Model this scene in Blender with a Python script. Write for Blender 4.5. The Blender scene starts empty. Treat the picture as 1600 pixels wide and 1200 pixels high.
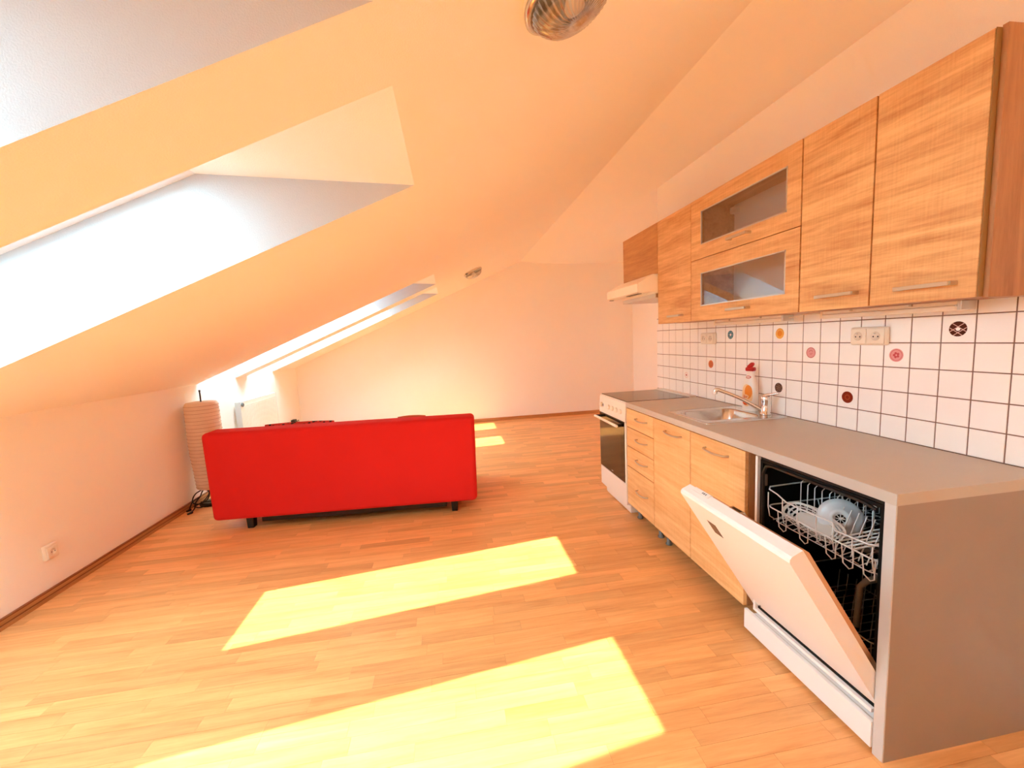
import bpy, bmesh, math, random
from mathutils import Vector, Matrix
R_ = random.Random(7)
SC = bpy.context.scene
COL = SC.collection

# ------------------------------------------------------------------ camera
cam_d = bpy.data.cameras.new('camera')
cam = bpy.data.objects.new('camera', cam_d); COL.objects.link(cam)
r_ = Vector((0.98723256, -0.15176020, -0.04838086))
d_ = Vector((-0.06413240, -0.10067626, -0.99285010))
f_ = Vector((0.14580433, 0.98327673, -0.10912363))
CAM = Vector((-1.80648, -3.36462, 1.35012))
M = Matrix((r_, -d_, -f_)).transposed().to_4x4(); M.translation = CAM
cam.matrix_world = M
cam_d.sensor_width = 36.0
cam_d.lens = 639.281 / 1600 * 36.0
cam_d.clip_start = 0.02
SC.camera = cam

# ------------------------------------------------------------------ light
SUN_DIR = Vector((0.797, 0.405, -1.0)).normalized()
sun_d = bpy.data.lights.new('sun', 'SUN'); sun_d.energy = 10.5; sun_d.angle = math.radians(0.5)
sun_d.color = (1.0, 0.90, 0.58)
sun = bpy.data.objects.new('sun', sun_d); COL.objects.link(sun)
sun.rotation_euler = SUN_DIR.to_track_quat('-Z', 'Y').to_euler()
sun.location = (-6, -4, 8)
world = bpy.data.worlds.new('sky'); SC.world = world; world.use_nodes = True
wb = world.node_tree.nodes['Background']
wb.inputs[0].default_value = (0.56, 0.97, 1.14, 1); wb.inputs[1].default_value = 9.3
SC.view_settings.view_transform = 'Standard'
SC.view_settings.look = 'None'
SC.view_settings.exposure = 0.78
SC.view_settings.gamma = 1.0
SC.view_settings.use_curve_mapping = False
SC.cycles.transparent_max_bounces = 16
SC.cycles.sample_clamp_indirect = 0.0
SC.cycles.diffuse_bounces = 16
SC.cycles.max_bounces = 24

# ------------------------------------------------------------------ materials
def lin(c):
    return tuple(((v/255)/12.92 if v/255 <= .04045 else ((v/255+.055)/1.055)**2.4) for v in c)
def mat(name, rgb, rough=.5, metal=0.0, spec=.5, bump=0.0, bscale=60.0, var=0.0, vscale=3.0, coat=0.0):
    m = bpy.data.materials.new(name); m.use_nodes = True
    nt = m.node_tree; b = nt.nodes['Principled BSDF']
    col = (*lin(rgb), 1)
    b.inputs['Base Color'].default_value = col
    b.inputs['Roughness'].default_value = rough
    b.inputs['Metallic'].default_value = metal
    b.inputs['Specular IOR Level'].default_value = spec
    if coat: b.inputs['Coat Weight'].default_value = coat
    geo = nt.nodes.new('ShaderNodeNewGeometry')
    if var:
        n = nt.nodes.new('ShaderNodeTexNoise'); n.inputs['Scale'].default_value = vscale
        n.inputs['Detail'].default_value = 4
        nt.links.new(geo.outputs['Position'], n.inputs['Vector'])
        hs = nt.nodes.new('ShaderNodeHueSaturation'); hs.inputs['Color'].default_value = col
        mr = nt.nodes.new('ShaderNodeMapRange'); mr.inputs[3].default_value = 1-var; mr.inputs[4].default_value = 1+var
        nt.links.new(n.outputs['Fac'], mr.inputs[0]); nt.links.new(mr.outputs[0], hs.inputs['Value'])
        nt.links.new(hs.outputs[0], b.inputs['Base Color'])
    if bump:
        n = nt.nodes.new('ShaderNodeTexNoise'); n.inputs['Scale'].default_value = bscale
        n.inputs['Detail'].default_value = 3
        nt.links.new(geo.outputs['Position'], n.inputs['Vector'])
        bp = nt.nodes.new('ShaderNodeBump'); bp.inputs['Strength'].default_value = bump; bp.inputs['Distance'].default_value = .004
        nt.links.new(n.outputs['Fac'], bp.inputs['Height']); nt.links.new(bp.outputs[0], b.inputs['Normal'])
    return m

def wood(name, dark, light, axis, rough=.45, tone=False, fine=1.0, saw=False, contrast=1.0):
    """wood grain stretched along axis (0 x, 1 y, 2 z), shifted for every object"""
    m = bpy.data.materials.new(name); m.use_nodes = True
    nt = m.node_tree; b = nt.nodes['Principled BSDF']; L = nt.links.new
    b.inputs['Roughness'].default_value = rough
    geo = nt.nodes.new('ShaderNodeNewGeometry')
    info = nt.nodes.new('ShaderNodeObjectInfo')
    if tone:
        at = nt.nodes.new('ShaderNodeAttribute'); at.attribute_name = 'tone'; at.attribute_type = 'GEOMETRY'
        seed = nt.nodes.new('ShaderNodeMath'); seed.operation = 'MULTIPLY_ADD'
        L(at.outputs['Fac'], seed.inputs[0]); seed.inputs[1].default_value = 91.7
        L(info.outputs['Random'], seed.inputs[2])
    else:
        seed = nt.nodes.new('ShaderNodeMath'); seed.operation = 'MULTIPLY'
        L(info.outputs['Random'], seed.inputs[0]); seed.inputs[1].default_value = 37.0
    mp = nt.nodes.new('ShaderNodeMapping')
    s = [14.0*fine]*3; s[axis] = 1.1*fine
    mp.inputs['Scale'].default_value = s
    L(geo.outputs['Position'], mp.inputs['Vector'])
    add = nt.nodes.new('ShaderNodeVectorMath'); add.operation = 'ADD'
    comb = nt.nodes.new('ShaderNodeCombineXYZ')
    for i in range(3): L(seed.outputs[0], comb.inputs[i])
    L(mp.outputs[0], add.inputs[0]); L(comb.outputs[0], add.inputs[1])
    n1 = nt.nodes.new('ShaderNodeTexNoise'); n1.inputs['Scale'].default_value = 1.0
    n1.inputs['Detail'].default_value = 6; n1.inputs['Distortion'].default_value = 1.2
    n2 = nt.nodes.new('ShaderNodeTexNoise'); n2.inputs['Scale'].default_value = 6.0
    n2.inputs['Detail'].default_value = 4; n2.inputs['Roughness'].default_value = .7
    L(add.outputs[0], n1.inputs['Vector']); L(add.outputs[0], n2.inputs['Vector'])
    mx = nt.nodes.new('ShaderNodeMix'); mx.data_type = 'FLOAT'; mx.inputs[0].default_value = .4
    L(n1.outputs['Fac'], mx.inputs[2]); L(n2.outputs['Fac'], mx.inputs[3])
    src = mx.outputs[0]
    if saw:
        mp2 = nt.nodes.new('ShaderNodeMapping'); s2 = [160.0]*3; s2[axis] = 160.0
        other = 2 if axis == 1 else 1
        s2 = [20.0]*3; s2[axis] = 170.0; s2[other] = 9.0
        mp2.inputs['Scale'].default_value = s2; L(geo.outputs['Position'], mp2.inputs['Vector'])
        n3 = nt.nodes.new('ShaderNodeTexNoise'); n3.inputs['Scale'].default_value = 1.0; n3.inputs['Detail'].default_value = 1
        L(mp2.outputs[0], n3.inputs['Vector'])
        mx2 = nt.nodes.new('ShaderNodeMix'); mx2.data_type = 'FLOAT'; mx2.inputs[0].default_value = .10
        L(src, mx2.inputs[2]); L(n3.outputs['Fac'], mx2.inputs[3]); src = mx2.outputs[0]
    cr = nt.nodes.new('ShaderNodeValToRGB')
    cr.color_ramp.elements[0].position = .5-.16/contrast; cr.color_ramp.elements[0].color = (*lin(dark), 1)
    cr.color_ramp.elements[1].position = .5+.12/contrast; cr.color_ramp.elements[1].color = (*lin(light), 1)
    L(src, cr.inputs[0])
    out = cr.outputs[0]
    if tone:
        hs = nt.nodes.new('ShaderNodeHueSaturation')
        mr = nt.nodes.new('ShaderNodeMapRange'); mr.inputs[3].default_value = .86; mr.inputs[4].default_value = 1.10
        L(at.outputs['Fac'], mr.inputs[0]); L(mr.outputs[0], hs.inputs['Value']); L(out, hs.inputs['Color'])
        out = hs.outputs[0]
    L(out, b.inputs['Base Color'])
    return m

def pane_mat(name, tint, f0=.04):
    m = bpy.data.materials.new(name); m.use_nodes = True
    nt = m.node_tree; nt.nodes.clear(); L = nt.links.new
    o = nt.nodes.new('ShaderNodeOutputMaterial'); mix = nt.nodes.new('ShaderNodeMixShader')
    t = nt.nodes.new('ShaderNodeBsdfTransparent'); t.inputs[0].default_value = (*tint, 1)
    g = nt.nodes.new('ShaderNodeBsdfGlossy'); g.inputs['Roughness'].default_value = 0.0
    lw = nt.nodes.new('ShaderNodeLayerWeight'); lw.inputs[0].default_value = .5
    pw = nt.nodes.new('ShaderNodeMath'); pw.operation = 'POWER'; pw.inputs[1].default_value = 5.0
    L(lw.outputs['Facing'], pw.inputs[0])
    fr = nt.nodes.new('ShaderNodeMath'); fr.operation = 'MULTIPLY_ADD'; fr.inputs[1].default_value = 1-f0; fr.inputs[2].default_value = f0
    L(pw.outputs[0], fr.inputs[0])
    L(fr.outputs[0], mix.inputs[0]); L(t.outputs[0], mix.inputs[1]); L(g.outputs[0], mix.inputs[2]); L(mix.outputs[0], o.inputs[0])
    return m

def paint(name, rgb, scale=260):
    return mat(name, rgb, .9, spec=.15, bump=.25, bscale=scale, var=.012, vscale=1.6)

MT = {}
MT['wall'] = paint('wall_paint', (250, 245, 238))
MT['ceil'] = paint('ceiling_paint', (250, 245, 238))
MT['reveal'] = paint('reveal_shade_grey', (200, 200, 202))  # white paint greyed: shade of the shaft cheeks put into the colour
MT['floor'] = wood('beech_laminate', (214, 146, 84), (246, 186, 120), 0, .33, tone=True, fine=1.0, contrast=.8)
MT['gap'] = mat('laminate_joint', (176, 112, 64), .8)
MT['skirt'] = wood('skirting_wood', (168, 112, 62), (196, 142, 88), 1, .45)
MT['skirtx'] = wood('skirting_wood_back', (176, 112, 62), (206, 146, 92), 0, .45)
MT['seam'] = mat('skirting_dark_strip', (140, 84, 46), .6)  # darker brown of the groove strip and top lip
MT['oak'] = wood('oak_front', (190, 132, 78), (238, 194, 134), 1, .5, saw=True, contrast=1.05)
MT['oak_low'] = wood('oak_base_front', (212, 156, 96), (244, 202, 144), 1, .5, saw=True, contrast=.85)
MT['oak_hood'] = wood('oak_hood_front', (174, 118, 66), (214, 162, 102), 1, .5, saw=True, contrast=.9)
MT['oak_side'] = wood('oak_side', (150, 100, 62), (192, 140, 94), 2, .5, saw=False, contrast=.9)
MT['oak_in'] = wood('oak_inside', (186, 140, 98), (222, 178, 132), 1, .5)
MT['edge'] = mat('oak_edge_band', (150, 114, 66), .5)
MT['steel'] = mat('brushed_steel', (214, 212, 208), .2, 1.0, bump=.03, bscale=300)
MT['chrome'] = mat('chrome', (225, 225, 225), .09, 1.0)
MT['handle'] = mat('satin_handle', (206, 192, 170), .35, .8)
MT['alu'] = mat('aluminium', (215, 212, 206), .35, .8)
MT['white'] = mat('white_enamel', (240, 234, 224), .3, spec=.5)
MT['appl'] = mat('dishwasher_white', (240, 240, 240), .3)
MT['plast'] = mat('white_plastic', (240, 230, 214), .35)
MT['cream'] = mat('cream_hood_enamel', (255, 250, 238), .35)
MT['tile'] = mat('glazed_tile', (252, 251, 250), .12, spec=.5, var=.02, vscale=9)
MT['grout'] = mat('brown_grout', (128, 100, 90), .9)
MT['wtop'] = mat('grey_worktop', (192, 180, 164), .38, var=.05, vscale=5, bump=.06, bscale=500)
MT['wedge'] = mat('worktop_edge_band', (196, 188, 178), .45)
MT['pside'] = mat('grey_side_laminate', (158, 140, 124), .5, var=.05, vscale=7)
MT['pedge'] = mat('grey_side_edge', (206, 202, 198), .45)
MT['black'] = mat('black_tub', (10, 10, 11), .55, spec=.25)
MT['dark'] = mat('black_plastic', (22, 20, 20), .45)
MT['grey'] = mat('grey_plastic', (120, 116, 112), .5)
MT['bglass'] = mat('black_oven_glass', (30, 14, 12), .06, spec=.5)
MT['hob'] = mat('black_ceramic_hob', (60, 48, 40), .07, spec=.8)
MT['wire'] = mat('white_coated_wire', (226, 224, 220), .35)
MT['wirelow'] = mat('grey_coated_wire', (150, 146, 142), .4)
MT['plate'] = mat('pale_grey_plate', (206, 210, 214), .25)
MT['strainer'] = mat('grey_white_strainer', (206, 204, 198), .35)
MT['red'] = mat('red_upholstery', (206, 40, 40), .85, spec=.15, bump=.12, bscale=900, var=.06, vscale=3)
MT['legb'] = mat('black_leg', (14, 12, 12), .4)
MT['paper'] = mat('rice_paper', (232, 214, 194), .9, spec=.1, var=.04, vscale=30)
MT['rad'] = mat('radiator_enamel', (243, 236, 224), .35)
MT['radside'] = mat('radiator_side_grille', (206, 208, 204), .5)
MT['tube'] = mat('light_diffuser', (238, 226, 208), .4)
MT['frame'] = mat('window_frame_white', (236, 238, 240), .35)
MT['gasket'] = mat('window_frame_brown_seal', (150, 110, 78), .5)
MT['glass'] = pane_mat('window_glass', (.98, .992, 1.0), .03)
MT['cglass'] = pane_mat('cabinet_glass', (.96, .94, .92), .08)
MT['bottle'] = mat('white_bottle', (244, 238, 230), .3)
MT['capred'] = mat('red_cap', (186, 24, 20), .3)
MT['orange'] = mat('orange_label', (238, 140, 30), .4)
MT['orange2'] = mat('deep_orange_label', (222, 84, 28), .4)
MT['inkred'] = mat('red_print', (196, 40, 40), .4)
MT['paperw'] = mat('white_label', (236, 238, 236), .5)
MT['stick'] = mat('dark_sticker', (96, 74, 58), .4)
MT['ink'] = mat('grey_print', (120, 130, 140), .5)
MT['dwin'] = mat('inner_steel_reflection', (214, 170, 128), .3, .7)  # orange reflection of the cabinets put into the steel colour

# ------------------------------------------------------------------ mesh helpers
OFF = {}
class MB:
    def __init__(s): s.v = []; s.f = []; s.mi = []; s.sm = []
    def add(s, vs, fs, mi=0, smooth=False):
        o = len(s.v); s.v += [tuple(v) for v in vs]
        for f in fs: s.f.append([o+i for i in f]); s.mi.append(mi); s.sm.append(smooth)
        return s
    def box(s, x0, x1, y0, y1, z0, z1, mi=0, c=0.0):
        if x0 > x1: x0, x1 = x1, x0
        if y0 > y1: y0, y1 = y1, y0
        if z0 > z1: z0, z1 = z1, z0
        if c > 0:
            bm = bmesh.new()
            bmesh.ops.create_cube(bm, size=1.0, matrix=Matrix.Translation(((x0+x1)/2, (y0+y1)/2, (z0+z1)/2)) @ Matrix.Diagonal((x1-x0, y1-y0, z1-z0, 1)))
            bmesh.ops.bevel(bm, geom=bm.edges[:], offset=c, segments=3 if c > .004 else 1, affect='EDGES', profile=.5)
            return s.bm(bm, mi, c > .004)
        vs = [(x, y, z) for x in (x0, x1) for y in (y0, y1) for z in (z0, z1)]
        return s.add(vs, [(0,1,3,2),(4,6,7,5),(0,4,5,1),(2,3,7,6),(0,2,6,4),(1,5,7,3)], mi)
    def bm(s, bm, mi=0, smooth=False):
        bm.verts.ensure_lookup_table(); bm.verts.index_update()
        s.add([v.co[:] for v in bm.verts], [[v.index for v in f.verts] for f in bm.faces], mi, smooth); bm.free(); return s
    def prism(s, poly, axis, a, b, mi=0):
        """poly: 2D points in the two other axes (in x,y,z order), extruded along axis a..b"""
        n = len(poly)
        def P(p, t):
            q = list(p); q.insert(axis, t); return q
        vs = [P(p, a) for p in poly]+[P(p, b) for p in poly]
        fs = [list(range(n))[::-1], list(range(n, 2*n))]+[(i, (i+1) % n, n+(i+1) % n, n+i) for i in range(n)]
        return s.add(vs, fs, mi)
    def tube(s, pts, r, seg=8, mi=0, cap=True, closed=False):
        pts = [Vector(p) for p in pts]; n = len(pts); rings = []
        rr = r if isinstance(r, (list, tuple)) else [r]*n
        prev = None
        for i, p in enumerate(pts):
            if closed: t = (pts[(i+1) % n]-pts[i-1])
            else: t = pts[min(i+1, n-1)]-pts[max(i-1, 0)]
            t = t.normalized() if t.length > 1e-9 else Vector((0,0,1))
            if prev is None:
                a = Vector((0,0,1)) if abs(t.z) < .9 else Vector((1,0,0))
                u = t.cross(a).normalized()
            else:
                u = (prev-t*prev.dot(t)); u = u.normalized() if u.length > 1e-6 else t.orthogonal().normalized()
            prev = u; w = t.cross(u)
            rings.append([p+(u*math.cos(k*math.tau/seg)+w*math.sin(k*math.tau/seg))*rr[i] for k in range(seg)])
        vs = [q for g in rings for q in g]; fs = []
        m = n if closed else n-1
        for i in range(m):
            for k in range(seg):
                a = i*seg+k; b = i*seg+(k+1) % seg; j = (i+1) % n
                fs.append((a, b, j*seg+(k+1) % seg, j*seg+k))
        s.add(vs, fs, mi, True)
        if cap and not closed: s.add(rings[0], [list(range(seg))[::-1]], mi); s.add(rings[-1], [list(range(seg))], mi)
        return s
    def lathe(s, prof, seg=24, M=None, mi=0, smooth=True, sx=1.0, sy=1.0):
        vs = []; fs = []; n = len(prof)
        for r, z in prof:
            for k in range(seg):
                a = k*math.tau/seg; vs.append((r*math.cos(a)*sx, r*math.sin(a)*sy, z))
        for i in range(n-1):
            for k in range(seg):
                fs.append((i*seg+k, i*seg+(k+1) % seg, (i+1)*seg+(k+1) % seg, (i+1)*seg+k))
        if prof[0][0] > 1e-5: fs.append(list(range(seg))[::-1])
        if prof[-1][0] > 1e-5: fs.append([(n-1)*seg+k for k in range(seg)])
        if M is not None: vs = [tuple(M @ Vector(v)) for v in vs]
        return s.add(vs, fs, mi, smooth)
    def xform(s, M):
        s.v = [tuple(M @ Vector(v)) for v in s.v]; return s
    def build(s, name, mats, parent=None, tone=None, label=None, kind=None):
        if not isinstance(mats, (list, tuple)): mats = [mats]
        off = OFF.get(parent.name, Vector()) if parent else Vector()
        me = bpy.data.meshes.new(name)
        me.from_pydata([tuple(Vector(v)-off) for v in s.v], [], s.f)
        for m in mats: me.materials.append(m)
        me.polygons.foreach_set('material_index', s.mi)
        me.polygons.foreach_set('use_smooth', s.sm)
        bm = bmesh.new(); bm.from_mesh(me); bmesh.ops.recalc_face_normals(bm, faces=bm.faces); bm.to_mesh(me); bm.free()
        if tone is not None:
            at = me.attributes.new('tone', 'FLOAT', 'FACE')
            vals = tone if isinstance(tone, list) else [tone]*len(me.polygons)
            at.data.foreach_set('value', vals)
        o = bpy.data.objects.new(name, me); COL.objects.link(o)
        if parent: o.parent = parent; OFF[o.name] = off
        if label: o['label'] = label
        if kind: o['kind'] = kind
        return o

def thing(name, label, cat, loc=(0,0,0), rotz=0, group=None):
    o = bpy.data.objects.new(name, None); COL.objects.link(o)
    o.empty_display_size = .05
    o.location = loc; o.rotation_euler = (0,0,rotz); o['label'] = label; o['category'] = cat
    if group: o['group'] = group
    OFF[o.name] = Vector(loc) if not rotz else Vector()
    return o
def tag(o, label, cat, group=None):
    o['label'] = label; o['category'] = cat
    if group: o['group'] = group
    return o
def struct(o, label=None):
    o['kind'] = 'structure'
    if label: o['label'] = label
    return o
def B(*a, **k): return MB().box(*a, **k)

# ------------------------------------------------------------------ room shell
XL = -4.168; ZK = 1.07; ML = 0.4245; YB = 3.38; YF = -7.7
XF = -0.572; XH = -1.91
def zs(x, h=0.0): return ZK+ML*(x-XL)+h
ZF = zs(XF); ZR = 2.55
PAIRS = [(-3.15, -2.45), (-2.178, -1.482), (0.86, 1.562), (1.832, 2.535), (-7.16, -6.46), (-6.188, -5.492)]  # last two openings: unseen, added behind the camera to brighten the room
H1, H2 = .40, .58
fl = B(XL-.3, 1.5, YF-.1, YB+.1, -.12, -.0012).build('floor', MT['gap']); struct(fl, 'beech laminate floor with three-strip planks')
# slope and flat ceiling
mb = MB()
ys = [YF-.1]; holes = []
for a, b in sorted(PAIRS): ys += [a, b]; holes.append((a, b))
ys.append(YB+.1)
XO = XL-.42
full = [(XL, ZK), (XF, ZF), (XF, ZF+.75), (XO, zs(XO, H2)), (XO, ZK)]
xe = -2.762
lint = [(XH, zs(XH)), (XF, ZF), (XF, ZF+.75), (xe-.10, zs(xe-.10, H2+.05)), (xe-.02, zs(xe-.02, H1+.01)), (xe, zs(xe, H1))]
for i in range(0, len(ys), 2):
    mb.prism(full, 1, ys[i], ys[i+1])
    # the shaft cheeks (both end caps of the piece) carry a cooler grey, their shade put into the colour
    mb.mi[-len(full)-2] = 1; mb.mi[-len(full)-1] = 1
for a, b in holes: mb.prism(lint, 1, a, b)
# flat part, dropping slightly towards the kitchen wall
mb.prism([(XF, ZF), (0.0, ZR), (1.5, ZR), (1.5, ZR+.4), (XF, ZF+.75)], 1, YF-.1, YB+.1)
cl = mb.build('ceiling', [MT['ceil'], MT['reveal']]); struct(cl, 'sloping attic ceiling with skylight shafts and flat strip')
# knee wall, carried up behind each shaft to the window sill
mb = MB(); mb.box(XO, XL, YF-.1, YB+.1, 0, ZK)
for a, b in holes:
    mb.prism([(XL, ZK), (XL, zs(XL, H1)), (XO, zs(XO, H1)), (XO, ZK)], 1, a, b)
wl = mb.build('wall_left', MT['wall']); struct(wl, 'low knee wall under the sloping ceiling')
wb_ = B(XL-.3, 1.5, YB, YB+.15, 0, 2.9).build('wall_back', MT['wall']); struct(wb_, 'plain end wall behind the red sofa')
wf = B(XL-.3, 1.5, YF-.15, YF, 0, 2.9).build('wall_front', MT['wall']); struct(wf)
wr = B(.009, 1.5, YF-.1, 0.0, 0, 2.7).build('wall_right', MT['wall']); struct(wr, 'kitchen wall with tiled splashback')
wr2 = B(1.352, 1.5, 0.0, YB+.1, 0, 2.7).build('wall_recess', MT['wall']); struct(wr2, 'set-back wall past the end of the kitchen')
# skirtings
mb = B(XL, XL+.014, YF, YB, 0, .052); mb.box(XL, XL+.022, YF, YB, 0, .018)
bl = mb.build('baseboard_left', MT['skirt']); struct(bl, 'wooden skirting along the knee wall')
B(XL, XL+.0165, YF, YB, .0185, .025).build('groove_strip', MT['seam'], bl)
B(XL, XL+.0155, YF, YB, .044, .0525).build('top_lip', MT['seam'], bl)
mb = B(XL+.02, 1.352, YB-.014, YB, 0, .052); mb.box(XL+.02, 1.352, YB-.022, YB, 0, .018)
struct(mb.build('baseboard_back', MT['skirtx']), 'wooden skirting along the end wall')
struct(B(1.338, 1.352, 0.02, YB-.02, 0, .052).build('baseboard_right', MT['skirt']))

# roof windows (the last two added for light): frame, brown seal, pane
ca = 1/math.sqrt(1+ML*ML); sa = ML*ca
def rw(x, hv): # point on a plane hv above the slope line
    return Vector((x, 0, zs(x, hv)))
for n, (a, b) in enumerate(PAIRS):
    xt, xb = -2.864, -4.215          # clear opening at hv .57
    N = Vector((-sa, 0, ca)); U = Vector((ca, 0, sa))
    O = rw(xb, .57); Lc = (rw(xt, .57)-O).length
    dep = .17*ca
    def loc(u, v, w): return O+U*u+N*w+Vector((0, v, 0))
    def lbox(m, u0, u1, v0, v1, w0, w1, mi=0):
        vs = [loc(u, v, w) for u in (u0, u1) for v in (v0, v1) for w in (w0, w1)]
        m.add(vs, [(0,1,3,2),(4,6,7,5),(0,4,5,1),(2,3,7,6),(0,2,6,4),(1,5,7,3)], mi)
    ya, yb_ = a+.07, b-.073
    m = MB()
    lbox(m, -.12, Lc+.13, a-.06, ya, -dep, .012); lbox(m, -.12, Lc+.13, yb_, b+.06, -dep, .012)
    lbox(m, -.12, 0, ya, yb_, -dep, .012); lbox(m, Lc, Lc+.13, ya, yb_, -dep, .012)
    fr = m.build('window_%d' % (n+1), MT['frame']); struct(fr)
    if n < 4: fr['label'] = ('white roof window nearest the camera, cut by the upper left corner', 'white roof window in the large shaft left of centre',
                             'white roof window in the slope above the paper lamp', 'white roof window in the slope above the radiator')[n]
    m = MB()
    lbox(m, .0, Lc, ya, ya+.006, -dep*.75, -dep*.55); lbox(m, 0, Lc, yb_-.006, yb_, -dep*.75, -dep*.55)
    m.build('window_seal', MT['gasket'], fr)
    m = MB(); lbox(m, -.01, Lc+.01, ya-.01, yb_+.01, -.07, -.062)
    m.build('pane', MT['glass'], fr)

# ------------------------------------------------------------------ floor strips
SW = .0655
lens = [.30, .38, .46, .54]
def cam_px(p):
    q = Vector(p)-CAM; z = q.dot(f_)
    if z < .05: return None
    return 800+639.28*q.dot(r_)/z, 600+639.28*q.dot(d_)/z, z
cells = []
ny = int((YB-YF)/SW)+1
rr = random.Random(3)
for j in range(ny):
    y0 = YF+j*SW; y1 = min(y0+SW, YB)
    xmax = 0.0 if y1 < -.02 else 1.352
    x = XL-rr.random()*.4
    while x < xmax:
        l = rr.choice(lens); x0, x1 = max(x, XL), min(x+l, xmax)
        if x1-x0 > .01:
            size = -1
            c = cam_px(((x0+x1)/2, (y0+y1)/2, 0))
            if c and -60 < c[0] < 1660 and -60 < c[1] < 1240 and x0 < -.62:
                hid = (-3.7 < (x0+x1)/2 < -1.6 and -.05 < (y0+y1)/2 < .95)
                if not hid: size = (x1-x0)*(y1-y0)/c[2]**3*abs(1.0)
            cells.append([size, x0, x1, y0, y1, x1-x0 >= l-1e-6 and x >= XL and y1-y0 > SW-1e-6, l, rr.random()])
        x += l
cells.sort(key=lambda c: -c[0])
cache = {}
G = .0004
rest = MB(); rtone = []
for i, (size, x0, x1, y0, y1, whole, l, t) in enumerate(cells):
    if i < 296 and size > 0:
        tq = round(t*7)/7
        key = (round(x1-x0, 3), tq) if whole else None
        if key and key in cache:
            o = bpy.data.objects.new('plank', cache[key]); COL.objects.link(o)
        else:
            o = B(-(x1-x0)/2+G, (x1-x0)/2-G, -SW/2+G, -SW/2+(y1-y0)-G, -.006, 0).build('plank', MT['floor'], tone=tq)
            if key: cache[key] = o.data
        o.parent = fl; o.location = ((x0+x1)/2, y0+SW/2, 0)
    else:
        rest.box(x0+G, x1-G, y0+G, y1-G, -.006, 0); rtone += [t]*6
rest.build('far_planks', MT['floor'], fl, tone=rtone, kind='stuff')

# ------------------------------------------------------------------ splashback tiles
TS = .1; TG = .0019
ring_cols = {
 (21, 4): ('brown', (74, 34, 30), (226, 190, 184)), (19, 3): ('pink', (226, 150, 150), (196, 70, 78)),
 (17, 1): ('dark red', (128, 44, 26), (150, 66, 40)), (15, 3): ('rose pink', (226, 156, 156), (198, 104, 108)),
 (13, 1): ('dark brown', (84, 56, 50), (150, 118, 110)), (13, 4): ('yellow', (240, 176, 70), (232, 138, 28)),
 (9, 4): ('blue', (66, 128, 146), (235, 240, 240)), (7, 2): ('orange', (212, 100, 36), (196, 84, 26)),
 (4, 1): ('pale pink', (238, 200, 184), (188, 96, 92))}
def tile_bm():
    bm = bmesh.new()
    bmesh.ops.create_cube(bm, size=1.0, matrix=Matrix.Translation((-.0005, 0, 0)) @ Matrix.Diagonal((.016, TS-2*TG, TS-2*TG, 1)))
    es = [e for e in bm.edges if all(v.co.x < -.005 for v in e.verts)]
    bmesh.ops.bevel(bm, geom=es, offset=.0012, segments=1, affect='EDGES')
    return bm
base_tile = None
def disc(m, r0, r1, mi, x, seg=22, a0=0, a1=math.tau, cy=0, cz=0):
    vs = []; fs = []
    full_ = abs(a1-a0-math.tau) < 1e-6
    for k in range(seg+1):
        a = a0+(a1-a0)*k/seg
        for r in (r0, r1): vs.append((x, cy+r*math.cos(a), cz+r*math.sin(a)))
    for k in range(seg): fs.append((2*k, 2*k+1, 2*k+3, 2*k+2))
    m.add(vs, fs, mi)
grout = B(-.0068, .0085, -3.0, 0.0, .855, 1.462).build('grout_bed', MT['grout'], wr)
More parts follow.
